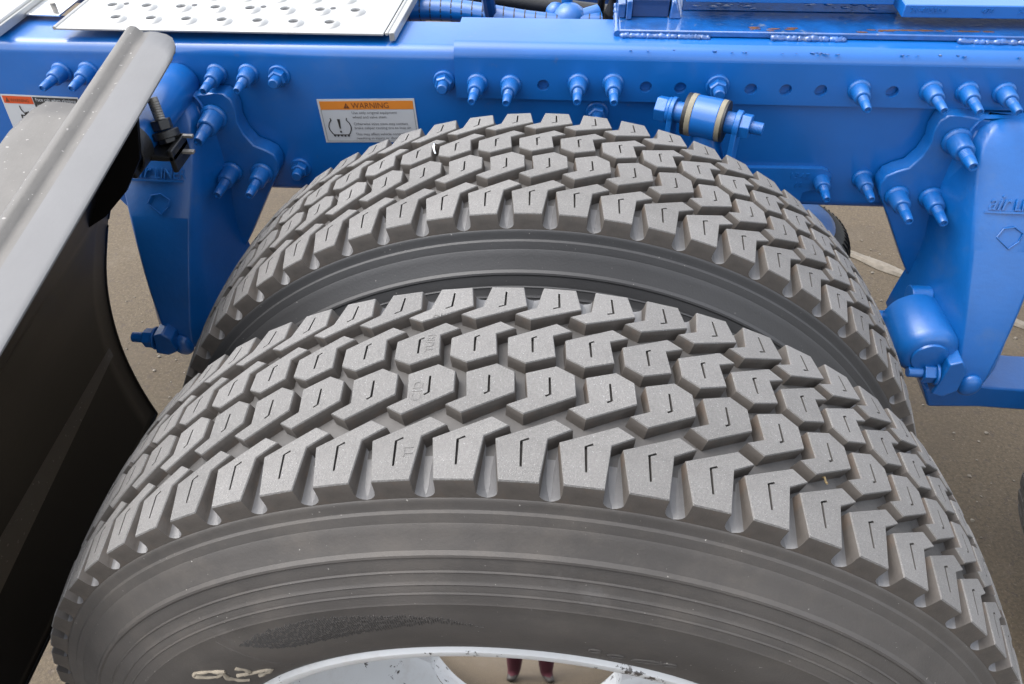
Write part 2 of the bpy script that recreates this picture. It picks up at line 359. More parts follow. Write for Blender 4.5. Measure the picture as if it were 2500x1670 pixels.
pts = [wall_pt(-.259 + .059 * i / 12, .3222 - .045 * i / 12, -.0006) for i in range(13)]
MB().tube(pts, .0009, 6).build('moulded_line', M['carcass'], outer_tyre)
for x, z, rx in ((.0814, .3518, .007), (.1071, .3468, .012), (.0640, .3600, .005), (.125, .345, .006)):
    MB().tube([wall_pt(x + rx * cos(q * pi / 8), z + .0035 * sin(q * pi / 8), .0002) for q in range(17)], .0009, 6).build('moulded_ring', M['carcass'], outer_tyre)
# faint moulded characters across the tread, one group per row
for body, u, y, sz, al in (('TI', -1.70, -.088, .0105, 0), ('CID', -1.73, -.037, .0115, 0), ('TURI', -1.70, .0165, .0095, 0), ('2', -1.70, .062, .011, 0)):
    me = text_mesh(body, sz, M['tread'], lambda x, yy, z, u=u, y=y: PT(u - yy / PM, y + x, -.00005 - z), .00022, spacing=1.1); link('moulded_character', me, outer_tyre)
# ------------------------------------------------------------------ chassis
SH = .0073
ch = empty('truck_chassis', (0, .62, .27)); tag(ch, 'blue painted truck frame rail with bolts and cast hanger brackets behind the tyres', 'truck chassis')
def inv(o): o.matrix_parent_inverse = Matrix.Translation((-o.parent.location)) if o.parent == ch else Matrix.Identity(4); return o
def part(mb, name, m, bevel=0., smooth=32., seg=2): return inv(mb.build(name, m, ch, smooth, bevel, seg))
def sub(mb, name, m, parent, bevel=0., smooth=32.): return mb.build(name, m, parent, smooth, bevel)
def arc(cy, cz, r, a0, a1, n=7): return [(cy + r * cos(radians(a0 + (a1 - a0) * i / n)), cz + r * sin(radians(a0 + (a1 - a0) * i / n))) for i in range(n + 1)]
def channel(y0, y1, z0, z1, t, r, sgn=1):
    """C section open away from the web at y0"""
    if sgn > 0:
        return [(y1, z1)] + arc(y0 + r, z1 - r, r, 90, 180) + arc(y0 + r, z0 + r, r, 180, 270) + [(y1, z0), (y1, z0 + t)] + arc(y0 + r, z0 + r, r - t, 270, 180, 4) + arc(y0 + r, z1 - r, r - t, 180, 90, 4) + [(y1, z1 - t)]
    return [(2 * y0 - a, b) for a, b in channel(y0, 2 * y0 - y1, z0, z1, t, r)]
rail = part(MB().extrude_x(channel(.62, .712, .272, .5145, .008, .018), -1.6, 1.9, SH, n=8), 'frame_rail', M['blue'])
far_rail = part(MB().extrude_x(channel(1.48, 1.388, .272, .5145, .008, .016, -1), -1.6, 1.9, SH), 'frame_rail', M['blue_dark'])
# overlay angle with punched holes
HOLES = [(-.0199, .4683), (.1225, .4700), (.1698, .4700), (.2655, .4713), (.3124, .4716), (.3595, .4719), (.4539, .4732)]
pb = MB()
hl = [[(x + .0084 * cos(2 * pi * k / 20), z + .0084 * sin(2 * pi * k / 20)) for k in range(20)][::-1] for x, z in HOLES]
x0, x1 = -.1440, 1.9
pb.prism([(x0, .447 + SH * x0), (x1, .447 + SH * x1), (x1, .506 + SH * x1), (x0, .506 + SH * x0)], lambda a, b: (a, .6115, b), lambda a, b: (a, .6195, b), hl)
pb.extrude_x([(.6115, .506)] + arc(.6305, .5045, .019, 178, 90, 8) + [(.708, .5235), (.708, .5155), (.6305, .5155), (.6195, .506)], x0, x1, SH)
plate = part(pb, 'reinforcement_plate', M['blue'], smooth=40)

# bolts: one mesh per kind, shared
def huck(s=1., slen=.030):
    b = MB(); A = (0, -1, 0)
    b.lathe([(0, .0150 * s), (.0028 * s, .0148 * s), (.0048 * s, .0128 * s), (.0050 * s, .0120 * s), (.0062 * s, .0118 * s), (.0240 * s, .0108 * s), (.0258 * s, .0100 * s), (.0266 * s, .0088 * s), (.0266 * s, .0066 * s)], (0, 0, 0), A, 24)
    st = .0266 * s; rp = [(st, .0066 * s)]
    for i in range(5): rp += [(st + (.0012 + i * .0026) * s, .0066 * s), (st + (.0018 + i * .0026) * s, .0062 * s)]
    e = st + slen * s; rp += [(e - .012 * s, .0062 * s), (e - .001 * s, .0052 * s), (e, .0046 * s), (e, .0034 * s), (e - .0022 * s, .0028 * s), (e - .0022 * s, .0001)]
    b.lathe(rp, (0, 0, 0), A, 20); return b.mesh('bolt', [M['blue_cast']], 28)
def nutbolt(s=1., stud=.012):
    b = MB(); A = (0, -1, 0)
    b.lathe([(0, .0160 * s), (.0030 * s, .0158 * s), (.0042 * s, .0145 * s), (.0042 * s, .004)], (0, 0, 0), A, 24)
    b.lathe([(.0042 * s, .0118 * s), (.0052 * s, .0126 * s), (.0140 * s, .0126 * s), (.0160 * s, .0108 * s), (.0160 * s, .005)], (0, 0, 0), A, 6, phase=.3)
    b.lathe([(.0155 * s, .0078 * s), (.0160 * s + stud * s, .0076 * s), (.0175 * s + stud * s, .0062 * s), (.0175 * s + stud * s, .0001)], (0, 0, 0), A, 16); return b.mesh('bolt', [M['blue_cast']], 35)
HUCK, HUCK_BIG, HUCK_MID, NUT, NUT_SMALL = huck(1.), huck(1.32, .026), huck(1.15), nutbolt(1.), nutbolt(.92, .008)
def bolt(me, x, y, z, parent):
    o = link('bolt', me, parent); o.location = (x, y, z); o.rotation_euler = (random.uniform(-.03, .03), random.uniform(-3, 3), random.uniform(-.03, .03)); return o
for x, z in [(-.7279, .4638), (-.6857, .4663), (-.4921, .4683), (-.445, .4697), (.3961, .3298), (.4562, .3324)]: bolt(HUCK, x, .62, z, rail)
for x, z in [(-.4001, .468), (-.3978, .317), (-.161, .4667), (.0578, .4270)]: bolt(NUT, x, .62, z, rail)
for x, z in [(-.1126, .4684), (-.0657, .468), (.0288, .4728), (.0766, .4743), (.4092, .4753), (.5035, .4765), (.5505, .4763), (.5987, .4767)]: bolt(HUCK, x, .6117, z, plate)
bolt(NUT, .2196, .6117, .4752, plate)

# gusset plate behind the inner tyre, its cast number and its bolt
gp = [(.27, .2745), (.372, .2760), (.374, .309), (.392, .315), (.404, .325), (.4075, .338), (.402, .3465), (.392, .3505), (.285, .3478), (.27, .345)]
gus = part(MB().prism(gp, lambda a, b: (a, .6125, b), lambda a, b: (a, .6205, b)), 'gusset_plate', M['blue_cast'], .0025)
for txt, px, pz in (('1547', .348, .333), ('11', .357, .318)):
    me = text_mesh(txt, .013, M['blue_cast'], lambda x, y, z, px=px, pz=pz: (px + x, .6122 - z, pz + y), .0006, spacing=1.15); link('cast_number', me, gus)

# ------------------------------------------------------------------ hanger brackets
FL = [(-.015, .4460), (-.045, .4470), (-.060, .4490), (-.081, .4525), (-.104, .4515), (-.111, .444), (-.1145, .427), (-.112, .409), (-.117, .388), (-.128, .370), (-.143, .3635), (-.155, .356), (-.160, .342), (-.157, .326), (-.146, .308), (-.133, .288), (-.082, .200), (-.046, .145), (-.016, .11)]
#           z     front y  front half  back half
SECT = [(.4505, .5880, .030, .056), (.446, .5750, .044, .062), (.436, .5650, .053, .067), (.422, .5580, .057, .070), (.395, .5432, .0585, .074), (.35, .5180, .0545, .074), (.30, .4925, .0475, .074), (.26, .4740, .0425, .067), (.22, .4575, .0375, .065), (.19, .4465, .0335, .066), (.16, .4370, .029, .070), (.135, .4300, .0255, .073), (.112, .4260, .0235, .075), (.098, .4270, .021, .068), (.085, .4400, .016, .058), (.072, .4650, .010, .046), (.060, .4900, .006, .032)]
def hanger(cx, label, cs=0., cz=1.):
    b = MB(); vs = []; fs = []; K = 11
    for (z, yf, wf, wb) in SECT:
        ff = .28 + .12 * min(1, max(0, (.40 - z) / .22))
        dip = .0035 if .12 < z < .40 else .0015
        ring = [(-wb - .004, .600), (-wb, .585), (-wf - (wb - wf) * ff, yf + .028), (-wf - .0012, yf + .005), (-wf + .0035, yf), (0, yf + dip), (wf - .0035, yf), (wf + .0012, yf + .005), (wf + (wb - wf) * ff, yf + .028), (wb, .585), (wb + .004, .600)]
        vs += [(cx + x, y, z) for x, y in ring]
    for i in range(len(SECT) - 1):
        for k in range(K - 1): fs.append((i * K + k, i * K + k + 1, (i + 1) * K + k + 1, (i + 1) * K + k))
    fs.append(tuple(range(K))); fs.append(tuple((len(SECT) - 1) * K + k for k in range(K)))
    b.add(vs, fs)
    poly = [(x, z) for x, z in FL] + [(-x, z) for x, z in FL[::-1]]
    b.prism(poly, lambda a, c: (cx + a, .5895, c), lambda a, c: (cx + a, .6185, c))
    h = part(b, 'hanger_bracket', M['blue_cast'], .003, 58, 2); h['label'] = label
    md = h.modifiers['bevel']; md.angle_limit = radians(50)
    sub(MB().blob((cx + .002, .4265, .103), .016, (1.1, .62, 1.25), 20), 'nose_boss', M['blue_cast'], h, smooth=60)
    for sx in (-1, 1):
        bolt(HUCK_BIG, cx + sx * .080, .5885, .416, h); bolt(HUCK_MID, cx + sx * .083, .5885, .324, h); bolt(HUCK_MID, cx + sx * .131, .5885, .324, h)
        sub(MB().tube([(cx + sx * .052, .588, .395), (cx + sx * .058, .586, .360), (cx + sx * .056, .587, .325), (cx + sx * .064, .589, .30)], [.002, .005, .005, .002], 8), 'web_fillet', M['blue_cast'], h, smooth=60)
    # cast lettering on the sloping face
    n = Vector((0, -1, .41)).normalized(); up = Vector((0, .41, 1)).normalized()
    def face(x, y, z, ox, oz):
        zz = oz + y; yb = (.5170 + (zz - .35) * .57 if zz > .35 else .5170 + (zz - .35) * .47) + .0016; return tuple(Vector((cx + ox + x, yb, zz)) + n * z)
    link('cast_lettering', text_mesh('air', .027, M['blue_cast'], lambda x, y, z: face(x, y, z, -.038, .352), .0012, .35), h)
    link('cast_lettering', text_mesh('LINER', .0185, M['blue_cast'], lambda x, y, z: face(x, y, z, -.003, .352), .0012, .12), h)
    sub(MB().add([face(x, y, z, -.041, .349) for x in (0, .082) for y in (-.0012, .0012) for z in (-.001, .0014)], [(0, 1, 3, 2), (4, 6, 7, 5), (0, 4, 5, 1), (2, 3, 7, 6), (0, 2, 6, 4), (1, 5, 7, 3)]), 'cast_lettering', M['blue_cast'], h)
    dia = [(-.017, 0), (-.010, .011), (.004, .0135), (.017, .006), (.014, -.004), (.002, -.014), (-.017, 0)]
    sub(MB().tube([face(x, y, .0003, .0, .318) for x, y in dia], .0011, 6), 'cast_emblem', M['blue_cast'], h)
    # clevis and its pinch bolt at the foot
    cl = MB().prism([(-.058, .100), (-.038, .094), (-.022, .108), (-.024, .150), (-.036, .168), (-.052, .160), (-.054, .13)], lambda a, c: (cx + a + cs, .408, .1 + (c - .1) * cz), lambda a, c: (cx + a + cs, .450, .1 + (c - .1) * cz))
    sub(cl, 'clevis', M['blue_cast'], h, .002)
    bz = .1 + .028 * cz; px = cx + cs
    pbm = MB().cyl((px - .056, .424, bz), (px - .060, .424, bz), .0185, n=24).hexnut((px - .060, .424, bz), (px - .076, .424, bz), .0155).cyl((px - .076, .424, bz), (px - .097, .424, bz), .0085, .008)
    sub(pbm, 'pinch_bolt', M['blue_cast'], h, .0008)
    return h
hanger(-.580, 'left cast hanger bracket partly behind the black fender', .022, .62)
hR = hanger(.632, 'right cast hanger bracket cut by the picture edge')
# pivot bushing beside the right hanger
cx = .632
pv = MB().lathe([(0, .020), (0, .040), (.003, .043), (.078, .0440), (.0865, .0395), (.092, .0320), (.0925, .026), (.096, .025), (.097, .020), (.097, .0)], (cx - .076, .520, .158), (.02, -1, -.02), 36)
sub(pv, 'pivot_bushing', M['blue_cast'], hR, smooth=40)
sub(MB().cyl((cx - .085, .520, .150), (cx - .130, .520, .150), .0105, .0095).hexnut((cx - .08, .520, .150), (cx - .108, .520, .150), .016).cyl((cx - .085, .530, .185), (cx - .055, .530, .185), .017), 'pivot_bolt', M['blue_cast'], hR, .001, 40)
# trailing arms
for ax in (-.60, .62):
    part(MB().prism([(ax, .01), (ax + .06, .030), (ax + .12, .022), (ax + 1.0, .0), (ax + 1.0, -.05), (ax + .10, -.024), (ax + .02, -.03)], lambda a, c: (a, .502, c), lambda a, c: (a, .585, c)), 'trailing_arm', M['blue_cast'], .004)
# shock absorber: horizontal eye, sleeves, bolt, and the body dropping behind the tyre
A0, A1 = Vector((.1365, .566, .4635)), Vector((.2695, .514, .4640)); AX = (A1 - A0).normalized(); AL = (A1 - A0).length
def seg(f0, f1, r0, r1=None, n=28): return MB().cyl(A0 + AX * AL * f0, A0 + AX * AL * f1, r0, r1, n)
shock = part(seg(.365, .600, .0272, n=40), 'shock_absorber', M['blue'], .0012, 50)
sub(seg(.280, .318, .0275), 'rubber_ring', M['rubber'], shock); sub(seg(.316, .367, .0278), 'bushing_ring', M['tan'], shock, .0008)
sub(seg(.598, .646, .0272), 'bushing_ring', M['tan'], shock, .0008); sub(seg(.640, .664, .0270), 'rubber_ring', M['rubber'], shock)
sub(seg(.175, .285, .0135), 'sleeve', M['blue_cast'], shock); sub(seg(.655, .745, .0140), 'sleeve', M['blue_cast'], shock)
sub(seg(.138, .182, .0185).cyl(A0 + AX * AL * .105, A0 + AX * AL * .140, .0170, n=28), 'washer', M['blue_cast'], shock, .0012)
sub(seg(.745, .800, .0182), 'washer', M['blue_cast'], shock, .0012)
sub(seg(0, .106, .0172, n=6), 'bolt_head', M['blue_cast'], shock, .001); sub(seg(.800, .890, .0165, n=6), 'nut', M['blue_cast'], shock, .001)
st = MB()
for i in range(9): f = .885 + i * .0128; st.cyl(A0 + AX * AL * f, A0 + AX * AL * (f + .009), .0082, n=18)
st.cyl(A0 + AX * AL * .885, A0 + AX * AL * 1.0, .0076, n=18); sub(st, 'threaded_end', M['blue_cast'], shock)
for f in (.16, .77):
    c = A0 + AX * AL * f; yv = Vector((AX.y, -AX.x, 0)) * .017; tv = AX * .0035
    bb = MB(); vs = [c + s * tv + q * yv + Vector((0, 0, dz)) for s in (-1, 1) for q in (-1, 1) for dz in (0.004, -.16)]
    bb.add(vs, [(0, 1, 3, 2), (4, 6, 7, 5), (0, 4, 5, 1), (2, 3, 7, 6), (0, 2, 6, 4), (1, 5, 7, 3)]); sub(bb, 'mounting_lug', M['blue_cast'], shock, .001)
mid = A0 + AX * AL * .48
sub(MB().lathe([(0, .016), (.030, .020), (.045, .022), (.060, .026), (.075, .034), (.085, .036), (.60, .036)], mid, (.10, -.06, -1), 28), 'shock_body', M['blue'], shock, smooth=50)

# round support tube for the fender, clamp and stud belong to the fender
part(MB().lathe([(-.012, .022), (-.006, .0275), (0, .0292), (.185, .0292), (.187, .026)], (-.5500, .612, .4560), (0, -1, 0), 36, cap0=True, cap1=True), 'support_tube', M['blue'], smooth=50)

# welded slider base, cross bars
base = part(MB().box(.0815, 1.9, .650, .80, .5245, .5325, SH), 'welded_base_strip', M['blue_weld'], .0015)
bws = []
for (xa, xb, hh) in ((.082, .205, .0042), (.285, .385, .0048), (.53, .74, .0044), (.9, 1.2, .004)):
    n = int((xb - xa) / .0022); pts = [(xa + (xb - xa) * i / n, .6475 + .002 * noise.noise(Vector((i * .7, xa, 0))), .5255 + SH * xa + .0016 * noise.noise(Vector((i * .9, 3, xa)))) for i in range(n + 1)]
    bws.append(MB()); bws[-1].tube(pts, [hh * (1 + .38 * noise.noise(Vector((i * .55, xa, 7))) + .22 * noise.noise(Vector((i * 1.9, xa, 3)))) * (.5 if i in (0, n) else 1) for i in range(n + 1)], 8)
n = 20; bws.append(MB()); bws[-1].tube([(.0790 + .003 * noise.noise(Vector((i, 0, 2))), .650 + .10 * i / n, .5275) for i in range(n + 1)], [.0050 * (1 + .4 * noise.noise(Vector((i * 1.7, 4, 7)))) for i in range(n + 1)], 8)
for bw in bws: sub(bw, 'weld_bead', M['blue_weld'], base, smooth=70)
bk = MB(); 
for i in range(26):
    x = .345 + random.uniform(-.012, .012) if i < 8 else random.uniform(.09, .62); bk.blob((x, .615 + random.uniform(-.002, .004), .5195 + SH * x), random.uniform(.0008, .0022), (1.6, 1, .5), 6)
tag(sub(bk, 'weld_spatter', M['blue_weld'], base, smooth=60), kind='stuff')
part(MB().box(.099, .150, .695, .80, .5328, .5575, SH), 'spacer_block', M['blue_dark'], .0012)
sb = MB().box(.079, .090, .690, .80, .5328, .5530, SH).box(.0905, .0985, .684, .79, .5328, .5590, SH); part(sb, 'stacked_shim', M['blue_weld'], .0015)
part(MB().add([(.151, .690, .5335), (.168, .690, .5335), (.160, .692, .556), (.153, .692, .558), (.151, .76, .5335), (.168, .76, .5335), (.160, .76, .556), (.153, .76, .558)], [(0, 1, 2, 3), (7, 6, 5, 4), (0, 4, 5, 1), (1, 5, 6, 2), (2, 6, 7, 3), (3, 7, 4, 0)]), 'gusset_wedge', M['blue_weld'], .002)
part(MB().box(.171, .470, .722, .80, .5328, .556, SH), 'slider_web', M['blue_weld'], .001)
part(MB().box(.171, .4490, .690, .80, .5562, .5670, SH), 'slider_rail', M['blue'], .0012)
nb = part(MB().box(.4560, 1.9, .668, .80, .5480, .5655, SH), 'numbered_bar', M['blue'], .0015)
for txt, px in (('21-49550-1', .4640), ('479', .556), ('2-1', .602)):
    link('cast_number', text_mesh(txt, .0095, M['blue_cast'], lambda x, y, z, px=px: (px + x, .6678 - z, .5555 + y + SH * px), .0008, spacing=1.1), nb)
rs = MB()
for i in range(34):
    x = random.choice([random.uniform(.26, .32), random.uniform(.42, .50), random.uniform(.40, .62)]); y = random.uniform(.655, .667) if x < .45 else .664
    rs.blob((x, y, .5326 + SH * x), random.uniform(.001, .0035), (3.2, .8, .25), 7, .5)
tag(sub(rs, 'rust_patch', M['rust'], base, smooth=60), kind='stuff')
pf = MB()
for i in range(40):
    x = random.choice([random.uniform(.18, .27), random.uniform(.33, .44)]); pf.blob((x, .7215, .540 + random.uniform(-.004, .009) + SH * x), random.uniform(.001, .0035), (2.6, .3, .8), 7, .5)
tag(sub(pf, 'paint_flake', M['blue_weld'], base, smooth=60), kind='stuff')

# between the rails: cross member, axle housing, hoses, valve, air spring
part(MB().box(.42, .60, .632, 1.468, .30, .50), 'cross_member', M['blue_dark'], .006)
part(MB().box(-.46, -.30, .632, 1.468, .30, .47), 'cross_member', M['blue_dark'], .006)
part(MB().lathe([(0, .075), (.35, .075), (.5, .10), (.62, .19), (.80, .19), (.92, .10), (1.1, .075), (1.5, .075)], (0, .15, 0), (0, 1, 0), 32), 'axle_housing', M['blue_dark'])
hz = part(MB().tube([(-.30 + .03 * i, .80 + .01 * sin(i * .5), .487 + .006 * sin(i * .45)) for i in range(13)], .017, 12), 'air_hose', M['blue'], smooth=60)
hr = MB()
for i in range(22): x = -.29 + i * .0165; hr.lathe([(0, .0176), (.0016, .0176)], (x, .80 + .01 * sin((x + .30) / .03 * .5), .487 + .006 * sin((x + .30) / .03 * .45)), (1, 0, 0), 12)
sub(hr, 'hose_rib', M['rubber'], hz)
part(MB().tube([(-.30 + .03 * i, .86, .484 + .012 * sin(i * .35)) for i in range(14)], .014, 10), 'air_hose', M['rubber'], smooth=60)
part(MB().tube([(-.115, .78, .53), (-.112, .79, .50), (-.11, .80, .47)], .010, 10), 'hose_bracket', M['blue_dark'])
vb = MB().blob((.010, .80, .485), .026, (1.1, 1, 1), 14).cyl((.03, .80, .488), (.055, .81, .492), .014).blob((-.012, .81, .492), .016, (1, 1, 1), 12).cyl((.005, .84, .47), (.005, .84, .56), .009)
part(vb, 'air_valve', M['blue_cast'], smooth=50)
part(MB().tube([(.075, .78, .56), (.074, .80, .50), (.07, .84, .46), (.08, .9, .42)], .010, 10).tube([(.060, .80, .55), (.058, .83, .49), (.05, .88, .45)], .006, 8), 'air_hose', M['rubber'], smooth=60)
part(MB().cyl((.090, .79, .44), (.096, .78, .57), .009), 'hose_bracket', M['blue'])
av = part(MB().lathe([(0, .0), (.001, .082), (.008, .090), (.016, .088)], (.400, .755, .166), (0, 0, -1), 40), 'air_spring', M['blue_cast'], smooth=50)
bel = []
for i in range(13): q = pi * i / 12; bel.append((.010 + .060 - .060 * cos(q), .088 + .038 * sin(q)))
bb = MB().lathe(bel, (.400, .755, .166), (0, 0, -1), 64)
for k in range(64):
    q = 2 * pi * k / 64
    bb.tube([(.400 + (r + .001) * cos(q + .25 * i / 12), .755 + (r + .001) * sin(q + .25 * i / 12), .166 - h) for i, (h, r) in enumerate(bel)][2:9], .0016, 5)
sub(bb, 'rubber_bellows', M['rubber'], av, smooth=60)

# ------------------------------------------------------------------ deck plates lying on the frame
def raised_hole():
    b = MB(); pr = [(-.0002, .0150), (.0010, .0142), (.0030, .0105), (.0040, .0085), (.0038, .0072), (.0020, .0066), (-.006, .0064)]
    b.lathe(pr, (0, 0, 0), (0, 0, 1), 24); b.lathe([(.0006, .0066), (.0006, .0001)], (0, 0, 0), (0, 0, 1), 24, 1); return b.mesh('raised_hole', [M['deck'], M['hole']], 40)
RH = raised_hole()
def drain():
    b = MB(); b.lathe([(.0004, .0042), (.0005, .0001)], (0, 0, 0), (0, 0, 1), 14); return b.mesh('drain_hole', [M['hole']], 40)
DR = drain()
d1 = empty('deck_plate', (-.47, .80, .5265)); tag(d1, 'shiny aluminium deck plate with rows of raised holes lying across the frame rail', 'deck plate', 'aluminium deck plates')
def dpart(mb, name, m, bevel=0., root=d1):
    o = mb.build(name, m, root, 32, bevel); o.matrix_parent_inverse = Matrix.Translation(-root.location); return o
dpart(MB().prism([(-.7150, .6255), (-.2440, .6325), (-.2270, 1.05), (-.7150, 1.05)], lambda a, c: (a, c, .5270), lambda a, c: (a, c, .5235)), 'plate', M['deck'], .001)
dpart(MB().tube([(-.7165, .6255, .5262), (-.7165, 1.05, .5262)], .0028, 8), 'rolled_edge', M['deck'])
dpart(MB().tube([(-.2395, .6330, .5262), (-.2215, 1.05, .5262)], .0030, 8).prism([(-.2365, .6330), (-.2285, .6345), (-.2105, 1.05), (-.2185, 1.05)], lambda a, c: (a, c, .5285), lambda a, c: (a, c, .5160)), 'rolled_edge', M['deck'], .002)
for r_ in range(9):
    y = .660 + .0445 * r_
    for k in range(8 if r_ % 2 else 7):
        x = (-.640 if r_ % 2 == 0 else -.667) + .0523 * k + .006 * r_ * .3
        o = link('raised_hole', RH, d1); o.matrix_parent_inverse = Matrix.Translation(-d1.location); o.location = (x, y, .5270)
for r_ in range(4):
    for k in range(4): o = link('drain_hole', DR, d1); o.matrix_parent_inverse = Matrix.Translation(-d1.location); o.location = (-.651 + .105 * k, .718 + .09 * r_, .5270)
d2 = empty('deck_plate', (-1.0, .80, .5265)); tag(d2, 'second aluminium deck plate, only its bright edge showing in the top left corner', 'deck plate', 'aluminium deck plates')
dpart(MB().box(-1.6, -.8080, .62, 1.05, .5235, .5270), 'plate', M['deck'], .001, d2)
dpart(MB().tube([(-.8065, .62, .5265), (-.8065, 1.05, .5265)], .0042, 10).box(-.8040, -.7990, .62, 1.05, .514, .5265), 'rolled_edge', M['deck'], .001, d2)
dpart(MB().box(-.7980, -.745, .690, 1.05, .5160, .5195), 'support_bracket', M['alu'], .001, d2)
dpart(MB().cyl((-.762, .710, .5195), (-.762, .710, .5290), .0042), 'clip_pin', M['steel'], 0, d2)
o = link('raised_hole', RH, d2); o.matrix_parent_inverse = Matrix.Translation(-d2.location); o.location = (-.86, .70, .5270)

# ------------------------------------------------------------------ stickers on the frame rail
def label_obj(name, TL, TR, BL, y, label):
    root = empty(name, (TL[0], y, TL[1])); tag(root, label, 'warning label', 'warning labels on the frame rail')
    ux, uz = TR[0] - TL[0], TR[1] - TL[1]; vx, vz = BL[0] - TL[0], BL[1] - TL[1]
    W = math.hypot(ux, uz); H = math.hypot(vx, vz)
    def mp(a, b, lift=0): return (TL[0] + ux * a + vx * b, y - lift, TL[1] + uz * a + vz * b)
    def add(nm, polys, m, lift, th=.0001):
        b = MB()
        for p in polys: b.prism(p, lambda a, c: mp(a, c, lift), lambda a, c: mp(a, c, lift - th))
        o = b.build(nm, m, root, 0); o.matrix_parent_inverse = Matrix.Translation(-root.location); return o
    def txt(nm, s, a, b, size, m, lift=.0007, width=None):
        me = text_mesh(s, size, m, lambda x, yy, z: (x, yy, z), 0)
        k = 1.
        if width: k = width * W / max(v.co.x for v in me.vertices)
        for v in me.vertices: v.co = mp(a + v.co.x * k / W, b - v.co.y / H, lift)
        o = link(nm, me, root); o.matrix_parent_inverse = Matrix.Translation(-root.location); return o
    return root, add, txt, W, H
def box2(a0, a1, b0, b1): return [(a0, b0), (a1, b0), (a1, b1), (a0, b1)]
root, add, txt, W, H = label_obj('warning_label', (-.3523, .4329), (-.2070, .4388), (-.3495, .3625), .6193, 'white and orange warning label with an exclamation mark symbol on the blue rail')
add('backing', [box2(0, 1, 0, 1)], M['lab'], .0003, .0004)
add('header_band', [box2(.022, .982, .045, .235)], M['orange'], .0006)
add('border', [box2(.022, .026, .235, .965), box2(.978, .982, .235, .965), box2(.022, .982, .962, .968)], M['greyink'], .0006)
txt('heading', 'WARNING', .345, .205, .0128, M['brownink'], .0009, .385)
add('hazard_triangle', [[(.262, .205), (.325, .205), (.2935, .085)]], M['brownink'], .0009)
txt('hazard_mark', '!', .2885, .200, .0075, M['orange'], .0011)
for s, a, b, wd in (('Use only original equipment', .335, .335, .47), ('wheel and valve stem.', .335, .435, .36), ('Otherwise valve stem may contact', .335, .590, .565), ('brake caliper causing tire to lose air.', .335, .685, .60), ('This may affect vehicle control', .335, .830, .51), ('resulting in injury or damage.', .335, .925, .50)):
    txt('text_line', s, a, b, .0062, M['greyink'], .0008, wd)
def stroke(nm, pts, wd, lift=.0009):
    pl = []
    for (a0, b0), (a1, b1) in zip(pts, pts[1:]):
        dx, dy = (a1 - a0) * W, (b1 - b0) * H; L = math.hypot(dx, dy); nx, ny = -dy / L * wd / W, dx / L * wd / H; ex, ey = dx / L * wd * .6 / W, dy / L * wd * .6 / H
        pl.append([(a0 + nx - ex, b0 + ny - ey), (a1 + nx + ex, b1 + ny + ey), (a1 - nx + ex, b1 - ny + ey), (a0 - nx - ex, b0 - ny - ey)])
    add(nm, pl, M['ink'], lift)
stroke('tyre_symbol', [(.098, .43), (.104, .47), (.078, .54), (.066, .63), (.072, .70), (.092, .78), (.108, .815), (.262, .815), (.278, .78), (.296, .70), (.302, .63), (.290, .54), (.264, .47), (.270, .43)], .0007)
for a in (.112, .148, .185, .222, .258): stroke('tyre_symbol', [(a - .008, .82), (a, .85), (a + .008, .82)], .0007, .0011)
add('exclamation_mark', [[(.168, .45), (.198, .45), (.190, .67), (.178, .67)], box2(.175, .193, .72, .765)], M['ink'], .0009)
root, add, txt, W, H = label_obj('warning_label', (-.8416, .4261), (-.7195, .4240), (-.8470, .3500), .6193, 'red, white and black climbing label half hidden behind the fender at the left edge')
add('backing', [box2(0, 1, 0, 1)], M['lab'], .0003, .0004)
add('header_band', [box2(.02, .40, .03, .19)], M['redorange'], .0006)
add('black_panel', [box2(.41, .985, .03, .95)], M['labblack'], .0006)
txt('heading', 'WARNING', .11, .155, .0078, M['brownink'], .0009, .24); add('hazard_triangle', [[(.045, .16), (.10, .16), (.0725, .06)]], M['brownink'], .0009)
for i, s in enumerate(('Face cab when climbing', 'up and down.', 'Use handholds')): txt('text_line', s, .44, .12 + .12 * i, .0082, M['lab'], .0009, (.52, .27, .30)[i])
stroke('climbing_figure', [(.20, .24), (.205, .32), (.235, .40)], .0008); stroke('climbing_figure', [(.29, .36), (.27, .40), (.235, .45), (.185, .44), (.18, .52)], .0010)
add('climbing_figure', [[(.255, .36 + .0), (.30, .39), (.29, .46), (.245, .47), (.225, .42)]], M['ink'], .0009)

# ------------------------------------------------------------------ quarter fender wrapping the front of the tyre
fe = empty('fender', (-.60, .30, .30)); tag(fe, 'dusty black plastic fender curving round the front of the tyre', 'fender')
def fpart(mb, name, m, bevel=0., smooth=40.):
    o = mb.build(name, m, fe, smooth, bevel); o.matrix_parent_inverse = Matrix.Translation(-fe.location); return o
#       x      z     inner end y   zone
FP = [(-.4735, .5565, .472, 0), (-.4718, .5575, .472, 0), (-.4716, .5600, .473, 0), (-.4735, .5612, .486, 0), (-.4780, .5615, .500, 0), (-.4850, .5618, .511, 0), (-.4950, .5620, .518, 0), (-.508, .5622, .522, 0), (-.518, .5620, .5235, 0), (-.5235, .5608, .524, 1), (-.5275, .5600, .5245, 1),
      (-.5315, .5622, .525, 1), (-.5365, .5668, .525, 1), (-.5430, .5680, .525, 1), (-.5490, .5650, .525, 1), (-.5540, .5580, .525, 1), (-.566, .5420, .525, 2), (-.600, .502, .525, 2), (-.630, .466, .525, 2), (-.640, .4575, .525, 2), (-.650, .4560, .525, 2), (-.680, .4590, .525, 2), (-.700, .4605, .523, 2), (-.712, .4605, .505, 2), (-.7235, .4590, .460, 2), (-.7270, .4470, .45, 2), (-.7290, .30, .45, 2), (-.7300, .05, .45, 2)]
b = MB(); NS = 26; vs = []; fs = []; ms = []
